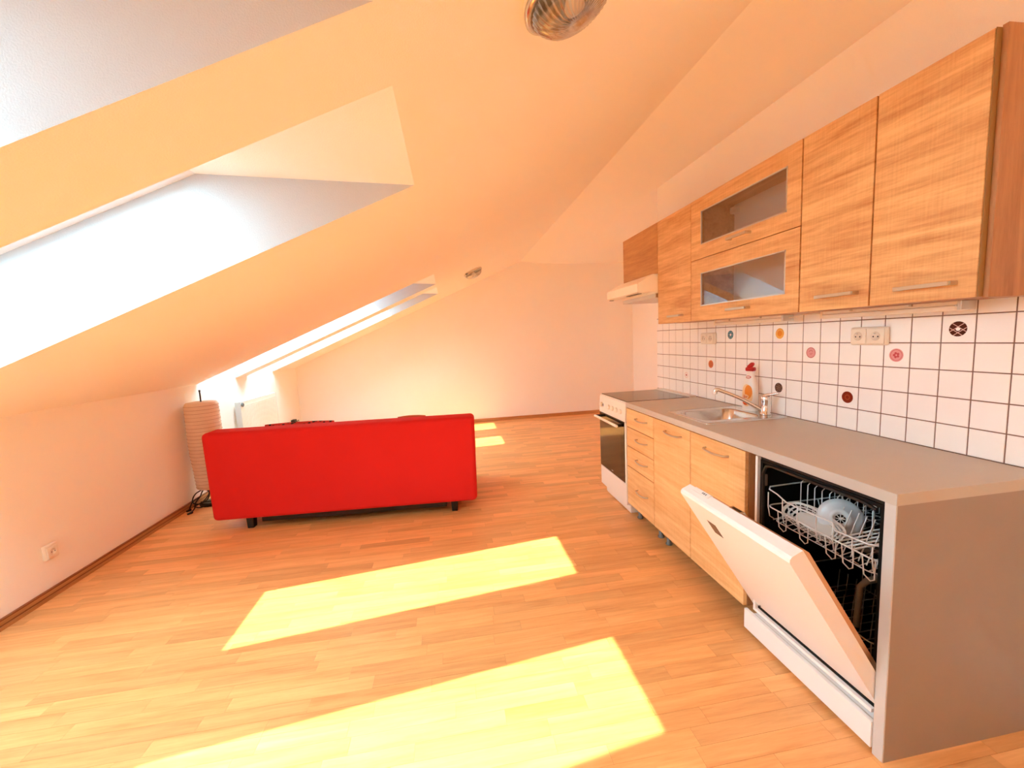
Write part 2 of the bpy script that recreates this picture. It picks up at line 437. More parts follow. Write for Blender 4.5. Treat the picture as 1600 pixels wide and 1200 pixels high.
for k in range(0, 30):
    for z in range(6):
        yc = -.1*k-.05; zc = .859+.1*z+.05
        if (k, z) in ring_cols:
            nm, c1, c2 = ring_cols[(k, z)]
            m = MB(); m.bm(tile_bm())
            ma = mat('motif_'+nm.replace(' ', '_'), c1, .15); mb2 = mat('motif_accent_'+nm.replace(' ', '_'), c2, .15)
            x = -.0087
            if nm == 'brown':
                disc(m, .007, .027, 1, x)
                for d in (-.011, .006):
                    for sgn in (1, -1):
                        w = .0011; L2 = math.sqrt(.026**2-d*d)
                        u = Vector((0, math.cos(.62), sgn*math.sin(.62))); v = Vector((0, -u.z, u.y))
                        m.add([Vector((x-.0001, 0, 0))+u*p+v*(d+q) for p, q in ((-L2, -w), (L2, -w), (L2, w), (-L2, w))], [(0,1,2,3)], 2)
            elif nm == 'blue':
                disc(m, .008, .027, 1, x); disc(m, 0, .008, 2, x)
                for q in range(6): disc(m, .014, .020, 2, x-.0001, 3, q*1.047, q*1.047+.10)
            elif nm == 'rose pink':
                disc(m, 0, .027, 1, x); disc(m, .0235, .0265, 2, x-.0001)
                disc(m, .010, .0125, 2, x-.0001, 10, .4, 2.6); disc(m, .006, .0085, 2, x-.0001, 10, 3.2, 5.6)
            elif nm == 'pink':
                disc(m, 0, .027, 1, x); disc(m, .021, .0225, 2, x-.0001)
                for q in range(5): disc(m, 0, .005, 2, x-.0001, 10, cy=.008*math.cos(q*1.257), cz=.008*math.sin(q*1.257))
            elif nm == 'dark brown':
                disc(m, 0, .027, 1, x)
                for q in range(14):
                    a = q*2.4; r = .004+.0015*q; disc(m, 0, .0024, 2, x-.0001, 8, cy=r*math.cos(a), cz=r*math.sin(a))
            elif nm == 'yellow':
                disc(m, 0, .029, 1, x); disc(m, 0, .016, 2, x-.0001); disc(m, .025, .027, 2, x-.0001, 14, .4, 3.4)
            elif nm == 'pale pink':
                disc(m, .018, .022, 1, x); disc(m, 0, .008, 2, x)
            else:
                disc(m, 0, .027, 1, x); disc(m, .008, .013, 2, x-.0001)
            o = m.build('tile', [MT['tile'], ma, mb2], wr, label='white tile printed with a round %s motif' % nm)
            o.location = (0, yc, zc)
        else:
            if base_tile is None:
                m = MB(); m.bm(tile_bm()); o = m.build('tile', MT['tile'], wr); base_tile = o.data
            else:
                o = bpy.data.objects.new('tile', base_tile); COL.objects.link(o); o.parent = wr
            o.location = (0, yc, zc)

# ------------------------------------------------------------------ base units
XFR = -.573
def bow_handle(parent, yc, z, ln, x=XFR, name='handle'):
    h = MB(); n = 12; pts = []
    pts = [(x, yc-ln/2, z), (x-.018, yc-ln/2+.006, z)]
    for i in range(n+1):
        t = -1+2*i/n; pts.append((x-.022-.008*(1-t*t), yc+t*(ln/2-.010), z-.003*(1-t*t)))
    pts += [(x-.018, yc+ln/2-.006, z), (x, yc+ln/2, z)]
    h.tube(pts, .0052, 8)
    return h.build(name, MT['handle'], parent)
def carcass(parent, y0, y1, z0=.105, z1=.822, x0=-.553, x1=-.012, m='oak_side'):
    t = .016; c = MB()
    c.box(x0, x1, y0, y0+t, z0, z1); c.box(x0, x1, y1-t, y1, z0, z1); c.box(x0, x1, y0+t, y1-t, z0, z0+t)
    c.box(x1-.006, x1, y0+t, y1-t, z0+t, z1); c.box(x0, x0+.08, y0+t, y1-t, z1-t, z1)
    return c.build('carcass', MT[m], parent)
def unit_legs(parent, y0, y1, far=(-.50, -.50)):
    for y, xf in ((y0+.05, far[0]), (y1-.05, far[1])):
        for x in (xf, -.08):
            l = MB(); l.lathe([(.021, 0.0), (.021, .008), (.014, .010), (.014, .098), (.022, .100), (.022, .105)], 12, Matrix.Translation((x, y, 0)))
            l.build('leg', MT['grey'], parent)
FG = .0025
t = thing('drawer_cabinet', 'oak-look base unit with four drawers beside the white stove', 'cabinet', (-.3, -.8, 0))
carcass(t, -1.0, -.602); unit_legs(t, -1.0, -.602)
for z0, z1, zh in ((.684, .818, .767), (.543, .681, .622), (.395, .540, .477), (.108, .392, .262)):
    d = B(XFR, XFR+.018, -1.0+FG, -.602-FG, z0+.001, z1-.001, c=.001).build('drawer', MT['oak_low'], t)
    bow_handle(d, -.845, zh, .145)
def door_unit(name, y0, y1, label, hy, hl, hz=.766):
    t = thing(name, label, 'cabinet', (-.3, (y0+y1)/2, 0))
    carcass(t, y0, y1); unit_legs(t, y0, y1, (-.30, -.50) if name == 'sink_cabinet' else (-.30, -.30))
    d = B(XFR, XFR+.018, y0+FG, y1-FG, .108, .818, c=.001).build('door', MT['oak_low'], t)
    bow_handle(d, hy, hz, hl)
    return t
door_unit('sink_cabinet', -1.4, -1.0, 'oak-look base unit with a single door under the sink, next to the drawers', -1.235, .165)
door_unit('base_cabinet', -1.812, -1.4, 'oak-look base unit partly behind the open dishwasher door', -1.618, .17)

# worktop with cut-out for the sink
t = thing('worktop', 'grey laminate worktop running from stove to end panel', 'worktop', (-.3, -1.5, .822))
SX0, SX1, SY0, SY1 = -.492, -.062, -1.425, -1.085
w = MB(); z0, z1 = .824, .8585
for a in ((-.572, SX0, -2.42, -.602), (SX1, -.012, -2.42, -.602), (SX0, SX1, -2.42, SY0), (SX0, SX1, SY1, -.602)): w.box(a[0], a[1], a[2], a[3], z0, z1)
w.build('board', MT['wtop'], t)
B(-.577, -.572, -2.42, -.602, z0, z1, c=.0008).build('edge_band', MT['wedge'], t, label='lighter front edge strip')
t = thing('end_panel', 'grey laminate end panel closing the near side of the kitchen row', 'panel', (-.3, -2.4, 0))
B(-.570, -.012, -2.418, -2.386, 0.0, .8235).build('panel', MT['pside'], t)
B(-.575, -.570, -2.418, -2.386, 0.0, .8235, c=.0008).build('edge_band', MT['pedge'], t, label='pale front edge strip')
tag(B(-.490, -.03, -1.858, -1.832, .0, .822).build('filler_panel', MT['pside']), 'narrow grey-brown upright panel between sink unit and dishwasher', 'panel')

# ------------------------------------------------------------------ dishwasher
DY0, DY1 = -2.3835, -1.862
t = thing('dishwasher', 'white built-under dishwasher standing with its door half open', 'dishwasher', (-.3, -2.1, 0))
m = MB(); a = .012
m.box(-.545, -.04, DY0, DY0+a, .125, .815); m.box(-.566, -.04, DY1-a, DY1, .125, .815)
m.box(-.566, -.04, DY0+a, DY1-a, .125, .137); m.box(-.052, -.04, DY0+a, DY1-a, .137, .803)
m.build('housing', MT['appl'], t)
B(-.550, -.053, DY0+a, DY1-a, .803, .815).build('top_cover', MT['dark'], t)
m = MB(); i0, i1 = DY0+a+.001, DY1-a-.001
m.box(-.553, -.054, i0, i0+.012, .138, .802); m.box(-.553, -.054, i1-.012, i1, .138, .802)
m.box(-.553, -.054, i0+.012, i1-.012, .138, .15); m.box(-.553, -.054, i0+.012, i1-.012, .79, .802); m.box(-.066, -.054, i0+.012, i1-.012, .15, .79)
m.build('tub', MT['black'], t, label='black inner tub')
m = MB(); m.tube([(-.556, i1-.020, .16), (-.556, i1-.020, .75), (-.556, i1-.034, .782), (-.556, i1-.06, .79), (-.556, i0+.06, .79), (-.556, i0+.02, .78)], .006, 8)
m.build('door_seal', MT['dark'], t)
m = MB(); m.box(-.545, -.53, i1-.016, i1-.008, .69, .74, c=.003); m.build('seal_clip', MT['grey'], t)
for s_ in (i0+.014, i1-.020):
    B(-.52, -.10, s_, s_+.006, .528, .542).build('rack_rail', MT['steel'], t)
# plinth with top tray
m = MB(); m.box(-.580, -.566, -2.3845, -1.826, .020, .108); m.box(-.566, -.505, -2.3845, -1.862, .020, .104)
m.build('plinth', MT['appl'], t, label='white toe-kick panel')
B(-.5655, -.560, -2.383, -1.862, .1042, .1055).build('drip_strip', MT['alu'], t)
# door in local frame (t up the door, n thickness), hinged low at the front
hp = Vector((-.524, 0, .1055)); du = Vector((-.534, 0, .8455)); dn = Vector((.8455, 0, .534))
def DP(tt, n, y): return hp+du*tt+dn*n+Vector((0, y, 0))
def dprism(m, poly, y0, y1, mi=0):
    n = len(poly); vs = [DP(*p, y0) for p in poly]+[DP(*p, y1) for p in poly]
    m.add(vs, [list(range(n))[::-1], list(range(n, 2*n))]+[(i, (i+1) % n, n+(i+1) % n, n+i) for i in range(n)], mi)
ddy0, ddy1 = -2.3835, -1.822
m = MB(); dprism(m, [(0, 0), (.670, 0), (.679, .006), (.682, .016), (.676, .054), (.03, .050)], ddy0, ddy1)
dr = m.build('door', MT['appl'], t, label='white door tilted open')
m = MB(); dprism(m, [(.06, .0506), (.672, .0545), (.664, .064), (.642, .073), (.10, .073)], ddy0+.014, ddy1-.045)
m.build('inner_panel', MT['dwin'], dr, label='steel inner face with a warm reflection put into its colour')
m = MB(); dprism(m, [(.660, .036), (.681, .036), (.679, .056), (.672, .0585), (.660, .056)], -1.965, -1.865)
m.build('tag', MT['paperw'], dr)
m = MB()
for k, (ya, yb2) in enumerate(((-1.948, -1.942), (-1.938, -1.930), (-1.927, -1.922))):
    dprism(m, [(.6812, .042), (.6815, .042), (.6808, .050), (.6803, .050)], ya, yb2)
m.build('tag_print', MT['ink'], dr)
m = MB(); dprism(m, [(.655, .052), (.679, .052), (.672, .068), (.650, .068)], -2.13, -2.07); m.build('latch', MT['steel'], dr)
m = MB(); dprism(m, [(.6770, .056), (.6778, .056), (.6745, .065), (.6735, .065)], -2.12, -2.08); m.build('latch_slot', MT['dark'], dr)
m = MB()
vs = [DP(.578, -.0006, -1.928), DP(.578, -.0006, -1.980), DP(.512, -.0006, -1.982), DP(.512, -.0006, -1.930)]
m.add(vs+[v+dn*.0005 for v in vs], [(0,1,2,3), (7,6,5,4), (0,4,5,1), (1,5,6,2), (2,6,7,3), (3,7,4,0)])
m.build('sticker', MT['stick'], dr, label='small dark square sticker')
m = MB()
for k in range(4):
    vs = [DP(.570-.012*k, -.0009, -1.934), DP(.570-.012*k, -.0009, -1.972-.001*k), DP(.565-.012*k, -.0009, -1.972-.001*k), DP(.565-.012*k, -.0009, -1.934)]
    m.add(vs, [(0,1,2,3)])
m.build('sticker_lines', mat('sticker_line', (140, 116, 92), .4), dr)

# racks
def loop(m, x0, x1, y0, y1, z, r=.0028, c=.03):
    pts = []
    for cx, cy, a0 in ((x1-c, y1-c, 0), (x0+c, y1-c, 90), (x0+c, y0+c, 180), (x1-c, y0+c, 270)):
        for k in range(5):
            a = math.radians(a0+k*22.5); pts.append((cx+c*math.cos(a), cy+c*math.sin(a), z))
    m.tube(pts, r, 6, closed=True)
ry0, ry1, rx0, rx1 = -2.352, -1.900, -.548, -.095
m = MB()
loop(m, rx0+.004, rx1, ry0, ry1, .612)
loop(m, rx0+.02, rx1-.02, ry0+.02, ry1-.02, .556, .002)
# top rail, dipped in the middle of the front
m.tube([(rx1, ry1, .70), (rx0+.02, ry1, .69), (rx0, ry1-.02, .688), (rx0, ry1-.06, .682), (rx0+.004, ry1-.10, .664), (rx0+.004, ry1-.17, .664), (rx0, ry1-.30, .672), (rx0, ry1-.305, .66), (rx0, ry1-.31, .648), (rx0, ry0+.03, .657), (rx0+.02, ry0, .66), (rx1, ry0, .70), (rx1, ry1, .70)], .003, 6)
for y in (ry1-.012, ry1-.085, ry1-.155, ry1-.235, ry1-.3, ry1-.37, ry1-.435):
    m.tube([(rx0+.002, y, .672 if y > -2.2 else .654), (rx0+.002, y, .614), (rx0+.01, y, .57), (rx0+.03, y, .556)], .0023, 6)
for i in range(14):
    y = ry1-.02-i*.0325
    m.tube([(rx0+.02, y, .556), (-.42, y, .575), (-.36, y, .548), (-.20, y, .575), (rx1, y, .56), (rx1, y, .70)], .0019, 5)
for i in range(14):
    y = ry1-.018-i*.0325
    m.tube([(-.40, y, .556), (-.40, y, .70), (-.386, y, .712), (-.414, y, .735), (-.404, y, .772)], .0022, 6)
for i in range(14):
    y = ry1-.03-i*.0325
    m.tube([(-.25, y, .556), (-.25, y, .66), (-.235, y, .70)], .0020, 5)
for i in range(8):
    y = -2.145-i*.027
    m.tube([(-.50, y, .556), (-.455, y-.012, .70)], .0021, 5)
for i in range(7):
    y = -2.04-i*.016
    m.tube([(-.47, y, .575), (-.468, y-.004, .655)], .0016, 5)
m.tube([(-.47, -2.02, .655), (-.468, -2.17, .662)], .002, 5)
for i in range(5):
    y = ry0+.03+i*.018
    m.tube([(-.52, y+.07, .60), (-.44, y, .655), (-.40, y, .655)], .0034, 5)
for x in (rx0+.1, -.3, -.18):
    m.tube([(x, ry0, .612), (x, ry0+.02, .557), (x, ry1-.02, .557), (x, ry1, .612)], .0022, 6)
for y in (ry1-.06, ry1-.16, ry1-.27, ry0+.12, ry0+.05):
    m.tube([(rx0+.004, y, .612), (rx0+.006, y-.006, .548), (rx0+.01, y-.024, .535), (rx0+.01, y-.036, .545), (rx0+.006, y-.04, .612)], .0022, 6)
m.build('upper_rack', MT['wire'], t, label='white-coated wire basket')
m = MB()
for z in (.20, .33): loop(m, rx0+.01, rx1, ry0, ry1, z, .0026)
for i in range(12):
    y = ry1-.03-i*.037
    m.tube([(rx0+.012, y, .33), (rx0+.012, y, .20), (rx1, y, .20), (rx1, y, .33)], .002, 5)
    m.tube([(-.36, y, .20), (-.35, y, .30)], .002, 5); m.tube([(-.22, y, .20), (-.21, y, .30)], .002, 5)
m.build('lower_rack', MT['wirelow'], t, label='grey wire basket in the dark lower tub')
m = MB(); m.tube([(-.47, -2.23, .30), (-.46, -2.23, .445), (-.44, -2.235, .465), (-.34, -2.255, .487), (-.30, -2.262, .49)], [.010, .010, .011, .011, .009], 8)
m.build('cutlery_basket_handle', MT['grey'], t)
m = MB(); m.lathe([(.02, 0), (.05, .006), (.05, .02), (.02, .03)], 16, Matrix.Translation((-.30, -2.12, .50)))
m.box(-.315, -.285, -2.30, -1.94, .51, .522, c=.003); m.build('spray_arm', MT['grey'], t)

# plate standing in the rack
pm = Matrix.Translation((-.462, -2.150, .655)) @ Matrix.Rotation(math.radians(-47), 4, 'Z') @ Matrix.Rotation(math.radians(76), 4, 'X')
t = thing('saucer', 'round pale grey saucer with pierced centre standing in the upper dishwasher rack', 'plate', (-.462, -2.150, .655))
m = MB(); m.lathe([(.006, .012), (.019, .012), (.021, .016), (.034, .013), (.036, .009), (.055, .004), (.068, -.004), (.0685, -.006), (.054, .0), (.03, .006), (.006, .008), (.006, .012)], 32, pm)
m.build('dish', MT['plate'], t)
m = MB(); m.lathe([(0, .0125), (.0155, .0125)], 20, pm)
m.build('centre_hole', MT['black'], t)
m = MB()
for k in range(4):
    a = k*math.pi/4; u = Vector((math.cos(a), math.sin(a), 0)); v = Vector((-u.y, u.x, 0))
    m.add([tuple(pm @ (u*p+v*q+Vector((0, 0, .0130)))) for p, q in ((-.0155, -.0012), (.0155, -.0012), (.0155, .0012), (-.0155, .0012))], [(0,1,2,3)])
m.build('centre_grid', MT['plate'], t)
# oval slotted dish hanging over the front wires
t = thing('slotted_oval_dish', 'long oval slotted dish lying at the front of the upper dishwasher rack', 'dish', (-.535, -2.10, .60))
om = Matrix.Translation((-.525, -2.098, .628)) @ Matrix.Rotation(math.radians(5), 4, 'X') @ Matrix.Rotation(math.radians(-38), 4, 'Y')
m = MB()
def oval(m, rx, ry, z0, rx2, ry2, z1, seg=32):
    vs = []; fs = []
    for k in range(seg):
        a = k*math.tau/seg; ce, se = math.cos(a), math.sin(a)
        f = lambda v: math.copysign(abs(v)**.7, v)
        vs += [tuple(om @ Vector((rx*f(ce), ry*f(se), z0))), tuple(om @ Vector((rx2*f(ce), ry2*f(se), z1)))]
    for k in range(seg):
        j = (k+1) % seg; fs.append((2*k, 2*k+1, 2*j+1, 2*j))
    m.add(vs, fs, 0, True)
oval(m, .047, .118, 0, .044, .112, -.003); oval(m, .041, .103, -.006, .038, .097, -.009); oval(m, .035, .089, -.011, .031, .082, -.013)
oval(m, .050, .122, .003, .047, .118, 0); oval(m, .028, .075, -.015, .0, .0, -.015)
for k in range(12):
    a = k*math.tau/12; f = lambda v: math.copysign(abs(v)**.7, v)
    m.tube([tuple(om @ Vector((.046*f(math.cos(a)), .116*f(math.sin(a)), -.001))), tuple(om @ Vector((.028*f(math.cos(a)), .076*f(math.sin(a)), -.015)))], .0018, 5)
m.build('dish', MT['strainer'], t)

# ------------------------------------------------------------------ stove
t = thing('stove', 'white freestanding electric stove with black oven glass at far end of row', 'stove', (-.3, -.33, 0))
SY = (-.590, -.075)
m = MB(); m.box(-.555, -.015, SY[0], SY[1], .075, .845); m.box(-.535, -.03, SY[0]+.01, SY[1]-.02, .012, .075)
m.build('body', MT['white'], t)
B(-.540, -.535, SY[0]+.012, SY[1]-.045, .012, .083).build('toe_kick', MT['white'], t)
pn = MB().prism([(-.570, .845), (-.555, .845), (-.555, .708), (-.578, .708)], 1, SY[0], SY[1]).build('control_panel', MT['white'], t)
for k in range(5):
    y = SY[1]-.05-k*.075-(.08 if k > 0 else 0)
    m = MB(); m.lathe([(.019, 0), (.019, .010), (.016, .016), (0, .017)], 16, Matrix.Translation((-.574, y, .772)) @ Matrix.Rotation(-math.pi/2, 4, 'Y'))
    m.box(-.592, -.588, y-.003, y+.003, .757, .787); m.build('knob', MT['white'], t)
m = MB(); m.add([(-.5752, -.155, .788), (-.5752, -.167, .772), (-.5758, -.155, .752), (-.5752, -.145, .772)], [(0,1,2,3)])
m.build('indicator', MT['dark'], t)
m = MB(); m.box(-.562, -.018, SY[0], SY[1], .845, .8525); m.box(-.06, -.012, SY[0]+.005, SY[1]-.005, .8525, .868)
m.build('hob_frame', MT['white'], t)
B(-.556, -.066, SY[0]+.004, SY[1]-.006, .8526, .8585, c=.001).build('hob_glass', MT['hob'], t, label='dark ceramic hob')
dr = B(-.577, -.557, SY[0]+.022, SY[1], .242, .702, c=.003).build('oven_door', MT['bglass'], t, label='black glass oven door')
B(-.5775, -.577, SY[0]+.075, SY[1]-.055, .30, .62).build('oven_window', mat('brown_oven_window', (62, 38, 24), .08, spec=.5), dr)
B(-.5776, -.577, -.345, -.315, .262, .268).build('badge', MT['alu'], dr)
m = MB(); m.tube([(-.622, SY[0]+.05, .672), (-.622, SY[1]-.01, .672)], .010, 12); m.build('handle', MT['cream'], dr)
for y in (SY[0]+.07, SY[1]-.03):
    B(-.622, -.576, y-.009, y+.009, .662, .682, c=.003).build('handle_bracket', MT['dark'], dr)
B(-.574, -.556, SY[0], SY[0]+.021, .242, .703).build('side_trim', MT['white'], t)
B(-.575, -.556, SY[0], SY[1], .080, .238, c=.002).build('drawer', MT['white'], t)
B(-.560, -.5555, SY[0], SY[1], .7025, .7085).build('vent_gap', MT['dark'], t)

# ------------------------------------------------------------------ wall cabinets
UX = -.300; UZ0, UZ1 = 1.406, 2.119
def bar_handle(parent, y0, y1, z):
    h = MB(); x = UX
    h.box(x-.032, x-.024, y0, y1, z-.006, z+.007, c=.0012)
    for y in (y0+.003, y1-.003): h.box(x-.026, x, y-.006, y+.006, z-.005, z+.007)
    return h.build('handle', MT['handle'], parent)
def wall_unit(y0, y1, z0, label, handle=None, fm='oak', side=None):
    t = thing('wall_cabinet', label, 'cabinet', (-.15, (y0+y1)/2, z0))
    B(UX+.021, -.012, y0+.0008, y1-.0008, z0, UZ1-.002).build('carcass', MT['oak_side'], t)
    d = B(UX, UX+.018, y0+.0017, y1-.0017, z0, UZ1, c=.0012).build('door', MT[fm], t)
    if handle: bar_handle(d, handle[0], handle[1], handle[2])
    return t, d
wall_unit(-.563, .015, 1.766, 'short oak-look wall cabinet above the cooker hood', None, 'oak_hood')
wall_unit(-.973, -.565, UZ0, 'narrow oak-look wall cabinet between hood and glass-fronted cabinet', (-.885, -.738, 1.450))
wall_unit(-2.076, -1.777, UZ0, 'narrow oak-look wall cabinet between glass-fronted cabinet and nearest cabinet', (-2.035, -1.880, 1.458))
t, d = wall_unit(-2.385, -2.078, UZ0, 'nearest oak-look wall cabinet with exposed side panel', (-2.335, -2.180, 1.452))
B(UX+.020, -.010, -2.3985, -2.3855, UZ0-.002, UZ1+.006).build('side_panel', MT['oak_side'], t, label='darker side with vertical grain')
B(UX, UX+.018, -2.3868, -2.3852, UZ0, UZ1).build('edge_band', MT['edge'], d)
m = MB(); m.lathe([(.006, 0), (.006, .001), (0, .0015)], 12, Matrix.Translation((-.10, -2.3985, 1.43)) @ Matrix.Rotation(math.pi/2, 4, 'X')); m.build('screw_cover', MT['handle'], t)
# glass-fronted unit
y0, y1 = -1.775, -.975
t = thing('glass_wall_cabinet', 'wide oak-look wall cabinet with two glazed flap doors', 'cabinet', (-.15, -1.375, UZ0))
m = MB(); k = .016; x0, x1 = UX+.021, -.012
m.box(x0, x1, y0+.001, y0+k, UZ0, UZ1-.002); m.box(x0, x1, y1-k, y1-.001, UZ0, UZ1-.002)
m.box(x0, x1, y0+k, y1-k, UZ0, UZ0+k); m.box(x0, x1, y0+k, y1-k, UZ1-k-.002, UZ1-.002)
m.box(x0, x1, y0+k, y1-k, 1.758, 1.774)
m.build('carcass', MT['oak_in'], t)
B(-.020, -.013, y0+k, y1-k, UZ0+k, 1.758).build('back_panel', mat('pale_back_board', (244, 240, 234), .6), t)
B(-.020, -.013, y0+k, y1-k, 1.774, UZ1-k-.002).build('back_panel', bpy.data.materials['pale_back_board'], t)
B(-.055, -.021, y1-k-.048, y1-k-.002, 2.045, 2.082, c=.003).build('hanging_bracket', MT['plast'], t)
for (z0, z1, g0, g1, zh) in ((1.770, UZ1, 1.848, 2.042, 1.818), (UZ0, 1.766, 1.491, 1.686, 1.451)):
    gy0, gy1 = -1.700, -1.073
    m = MB(); a0, a1 = y0+.0017, y1-.0017
    m.box(UX, UX+.018, a0, gy0, z0, z1); m.box(UX, UX+.018, gy1, a1, z0, z1)
    m.box(UX, UX+.018, gy0, gy1, z0, g0); m.box(UX, UX+.018, gy0, gy1, g1, z1)
    d = m.build('door', MT['oak'], t)
    B(UX+.008, UX+.012, gy0-.0, gy1, g0, g1).build('pane', MT['cglass'], d)
    m = MB(); e = .006
    m.box(UX-.001, UX+.007, gy0, gy0+e, g0, g1); m.box(UX-.001, UX+.007, gy1-e, gy1, g0, g1)
    m.box(UX-.001, UX+.007, gy0, gy1, g0, g0+e); m.box(UX-.001, UX+.007, gy0, gy1, g1-e, g1)
    m.build('glazing_trim', MT['alu'], d)
    bar_handle(d, -1.482, -1.335, zh)

# ------------------------------------------------------------------ cooker hood
t = thing('cooker_hood', 'slim cream-white cooker hood under the short wall cabinet', 'cooker hood', (-.2, -.28, 1.6))
hy0, hy1 = -.560, .012
m = MB().prism([(-.014, 1.764), (-.335, 1.764), (-.449, 1.702), (-.449, 1.640), (-.43, 1.632), (-.33, 1.640), (-.31, 1.628), (-.014, 1.628)], 1, hy0, hy1)
m.build('body', MT['cream'], t)
B(-.312, -.02, hy0+.006, hy1-.006, 1.598, 1.627).build('filter', MT['alu'], t)
B(-.4515, -.449, hy0, hy1, 1.640, 1.700).build('front_strip', MT['cream'], t)
for (a_, b_) in ((-.535, -.34), (-.03, -.004)):
    B(-.440, -.408, a_, b_, 1.6285, 1.6325, c=.0015).build('underside_slot', MT['grey'], t)

# under-cabinet lights
for n, (a_, b_, lb) in enumerate(((-1.505, -.955, 'slim strip light under the glass-fronted wall cabinet'), (-2.237, -1.712, 'slim strip light under the nearest two wall cabinets'))):
    t = thing('strip_light', lb, 'light', (-.1, (a_+b_)/2, 1.37), group='strip lights under the wall cabinets')
    B(-.128, -.070, a_+.012, b_-.012, 1.392, 1.4055, c=.002).build('housing', MT['plast'], t)
    B(-.133, -.066, a_+.012, b_-.012, 1.372, 1.3915, c=.004).build('diffuser', MT['tube'], t)
    for y in (a_, b_-.012): B(-.131, -.068, y, y+.012, 1.374, 1.4055, c=.002).build('end_cap', MT['alu'] if y == a_ else MT['plast'], t)
    for y in (a_+.15, b_-.15): B(-.136, -.129, y-.004, y+.004, 1.397, 1.4055).build('clip', MT['handle'], t)
m = MB(); m.tube([(-.10, -1.507, 1.39), (-.08, -1.54, 1.392), (-.09, -1.57, 1.398), (-.11, -1.60, 1.400), (-.08, -1.66, 1.399), (-.1, -1.71, 1.392)], .0028, 6)
tag(m.build('light_cable', MT['plast']), 'thin cable linking the two strip lights under the wall cabinets', 'cable')

# ------------------------------------------------------------------ sockets
def socket_face(m_face, m_well, m_hole, M):
    """face plate along local x/z, facing local -y"""
    m_face.bm(rbox(.074, .012, .072, .006), 0, True)
def rbox(sx, sy, sz, c):
    bm = bmesh.new(); bmesh.ops.create_cube(bm, size=1, matrix=Matrix.Diagonal((sx, sy, sz, 1)))
    bmesh.ops.bevel(bm, geom=bm.edges[:], offset=c, segments=3, affect='EDGES', profile=.5); return bm
def outlet(name, label, cat, M, double, group=None):
    """local frame: x along the wall, y out of the wall, z up"""
    t = thing(name, label, cat, M.translation[:], group=group)
    cs = (-.038, .038) if double else (0,)
    m = MB(); m.bm(rbox(.155 if double else .084, .020, .078 if double else .088, .008), 0, True); m.xform(M @ Matrix.Translation((0, .0105, 0))); m.build('housing', MT['plast'], t)
    for c in cs:
        f = MB(); f.bm(rbox(.066, .006, .064, .0025), 0, True); f.xform(M @ Matrix.Translation((c, .0222, 0)))
        p = f.build('insert', MT['plast'], t)
        w = MB(); w.lathe([(.0205, .0258), (.0205, .0262), (.018, .0262), (.0178, .0256)], 24, M @ Matrix.Translation((c, 0, 0)) @ Matrix.Rotation(-math.pi/2, 4, 'X')); w.build('rim', MT['plast'], p)
        w = MB(); w.lathe([(0, .0256), (.0178, .0256)], 24, M @ Matrix.Translation((c, 0, 0)) @ Matrix.Rotation(-math.pi/2, 4, 'X')); w.build('well', mat('socket_well', (186, 172, 156), .5), p)
        h = MB()
        for (hx, hz) in ((-.0095, -.002), (.0095, -.002)):
            h.lathe([(0, .0259), (.0032, .0259)], 10, M @ Matrix.Translation((c+hx, 0, hz)) @ Matrix.Rotation(-math.pi/2, 4, 'X'))
        h.xform(Matrix()); h.build('contact_holes', MT['dark'], p)
        g = MB(); g.tube([tuple(M @ Vector((c, .0255, .0105))), tuple(M @ Vector((c, .034, .0105)))], .0024, 8); g.build('earth_pin', MT['chrome'], p)
MR = lambda y, z: Matrix(((0, -1, 0, -.009), (1, 0, 0, y), (0, 0, 1, z), (0, 0, 0, 1)))
MLW = lambda y, z: Matrix(((0, 1, 0, XL), (-1, 0, 0, y), (0, 0, 1, z), (0, 0, 0, 1)))
outlet('double_socket', 'white double socket on the tiles between yellow and brown motif tiles', 'socket', MR(-1.8475, 1.2885), True)
outlet('double_socket', 'white double socket on the tiles left of the blue motif tile', 'socket', MR(-.740, 1.2875), True)
outlet('wall_socket', 'single white socket low on the knee wall', 'socket', MLW(-.732, .262), False)

# ------------------------------------------------------------------ sink, tap, bottle
t = thing('sink', 'stainless steel inset sink in the grey worktop', 'sink', (-.27, -1.255, .86))
def rrect(x0, x1, y0, y1, c, z, seg=6):
    pts = []
    for cx, cy, a0 in ((x1-c, y1-c, 0), (x0+c, y1-c, 90), (x0+c, y0+c, 180), (x1-c, y0+c, 270)):
        for k in range(seg+1):
            a = math.radians(a0+k*90/seg); pts.append((cx+c*math.cos(a), cy+c*math.sin(a), z))
    return pts
def skin(m, rings, mi=0, smooth=True):
    n = len(rings[0]); vs = [p for r in rings for p in r]; fs = []
    for i in range(len(rings)-1):
        for k in range(n): fs.append((i*n+k, i*n+(k+1) % n, (i+1)*n+(k+1) % n, (i+1)*n+k))
    m.add(vs, fs, mi, smooth)
m = MB()
ox = (-.512, -.030, -1.452, -1.055)
bx = (-.468, -.130, -1.380, -1.100)
skin(m, [rrect(*ox, .02, .8588), rrect(ox[0], ox[1], ox[2], ox[3], .02, .8635), rrect(ox[0]+.005, ox[1]-.005, ox[2]+.005, ox[3]-.005, .018, .8660),
         rrect(ox[0]+.016, ox[1]-.016, ox[2]+.016, ox[3]-.016, .018, .8632), rrect(bx[0]-.012, bx[1]+.012, bx[2]-.012, bx[3]+.012, .06, .8632)])
m.build('rim', MT['steel'], t)
m = MB()
ib = lambda d, z, c: rrect(bx[0]+d, bx[1]-d, bx[2]+d, bx[3]-d, c, z)
rings = [rrect(bx[0]-.012, bx[1]+.012, bx[2]-.012, bx[3]+.012, .06, .8632), ib(-.004, .8630, .06), ib(0, .858, .06), ib(.006, .75, .058), ib(.014, .725, .055), ib(.03, .712, .05), ib(.06, .709, .04)]
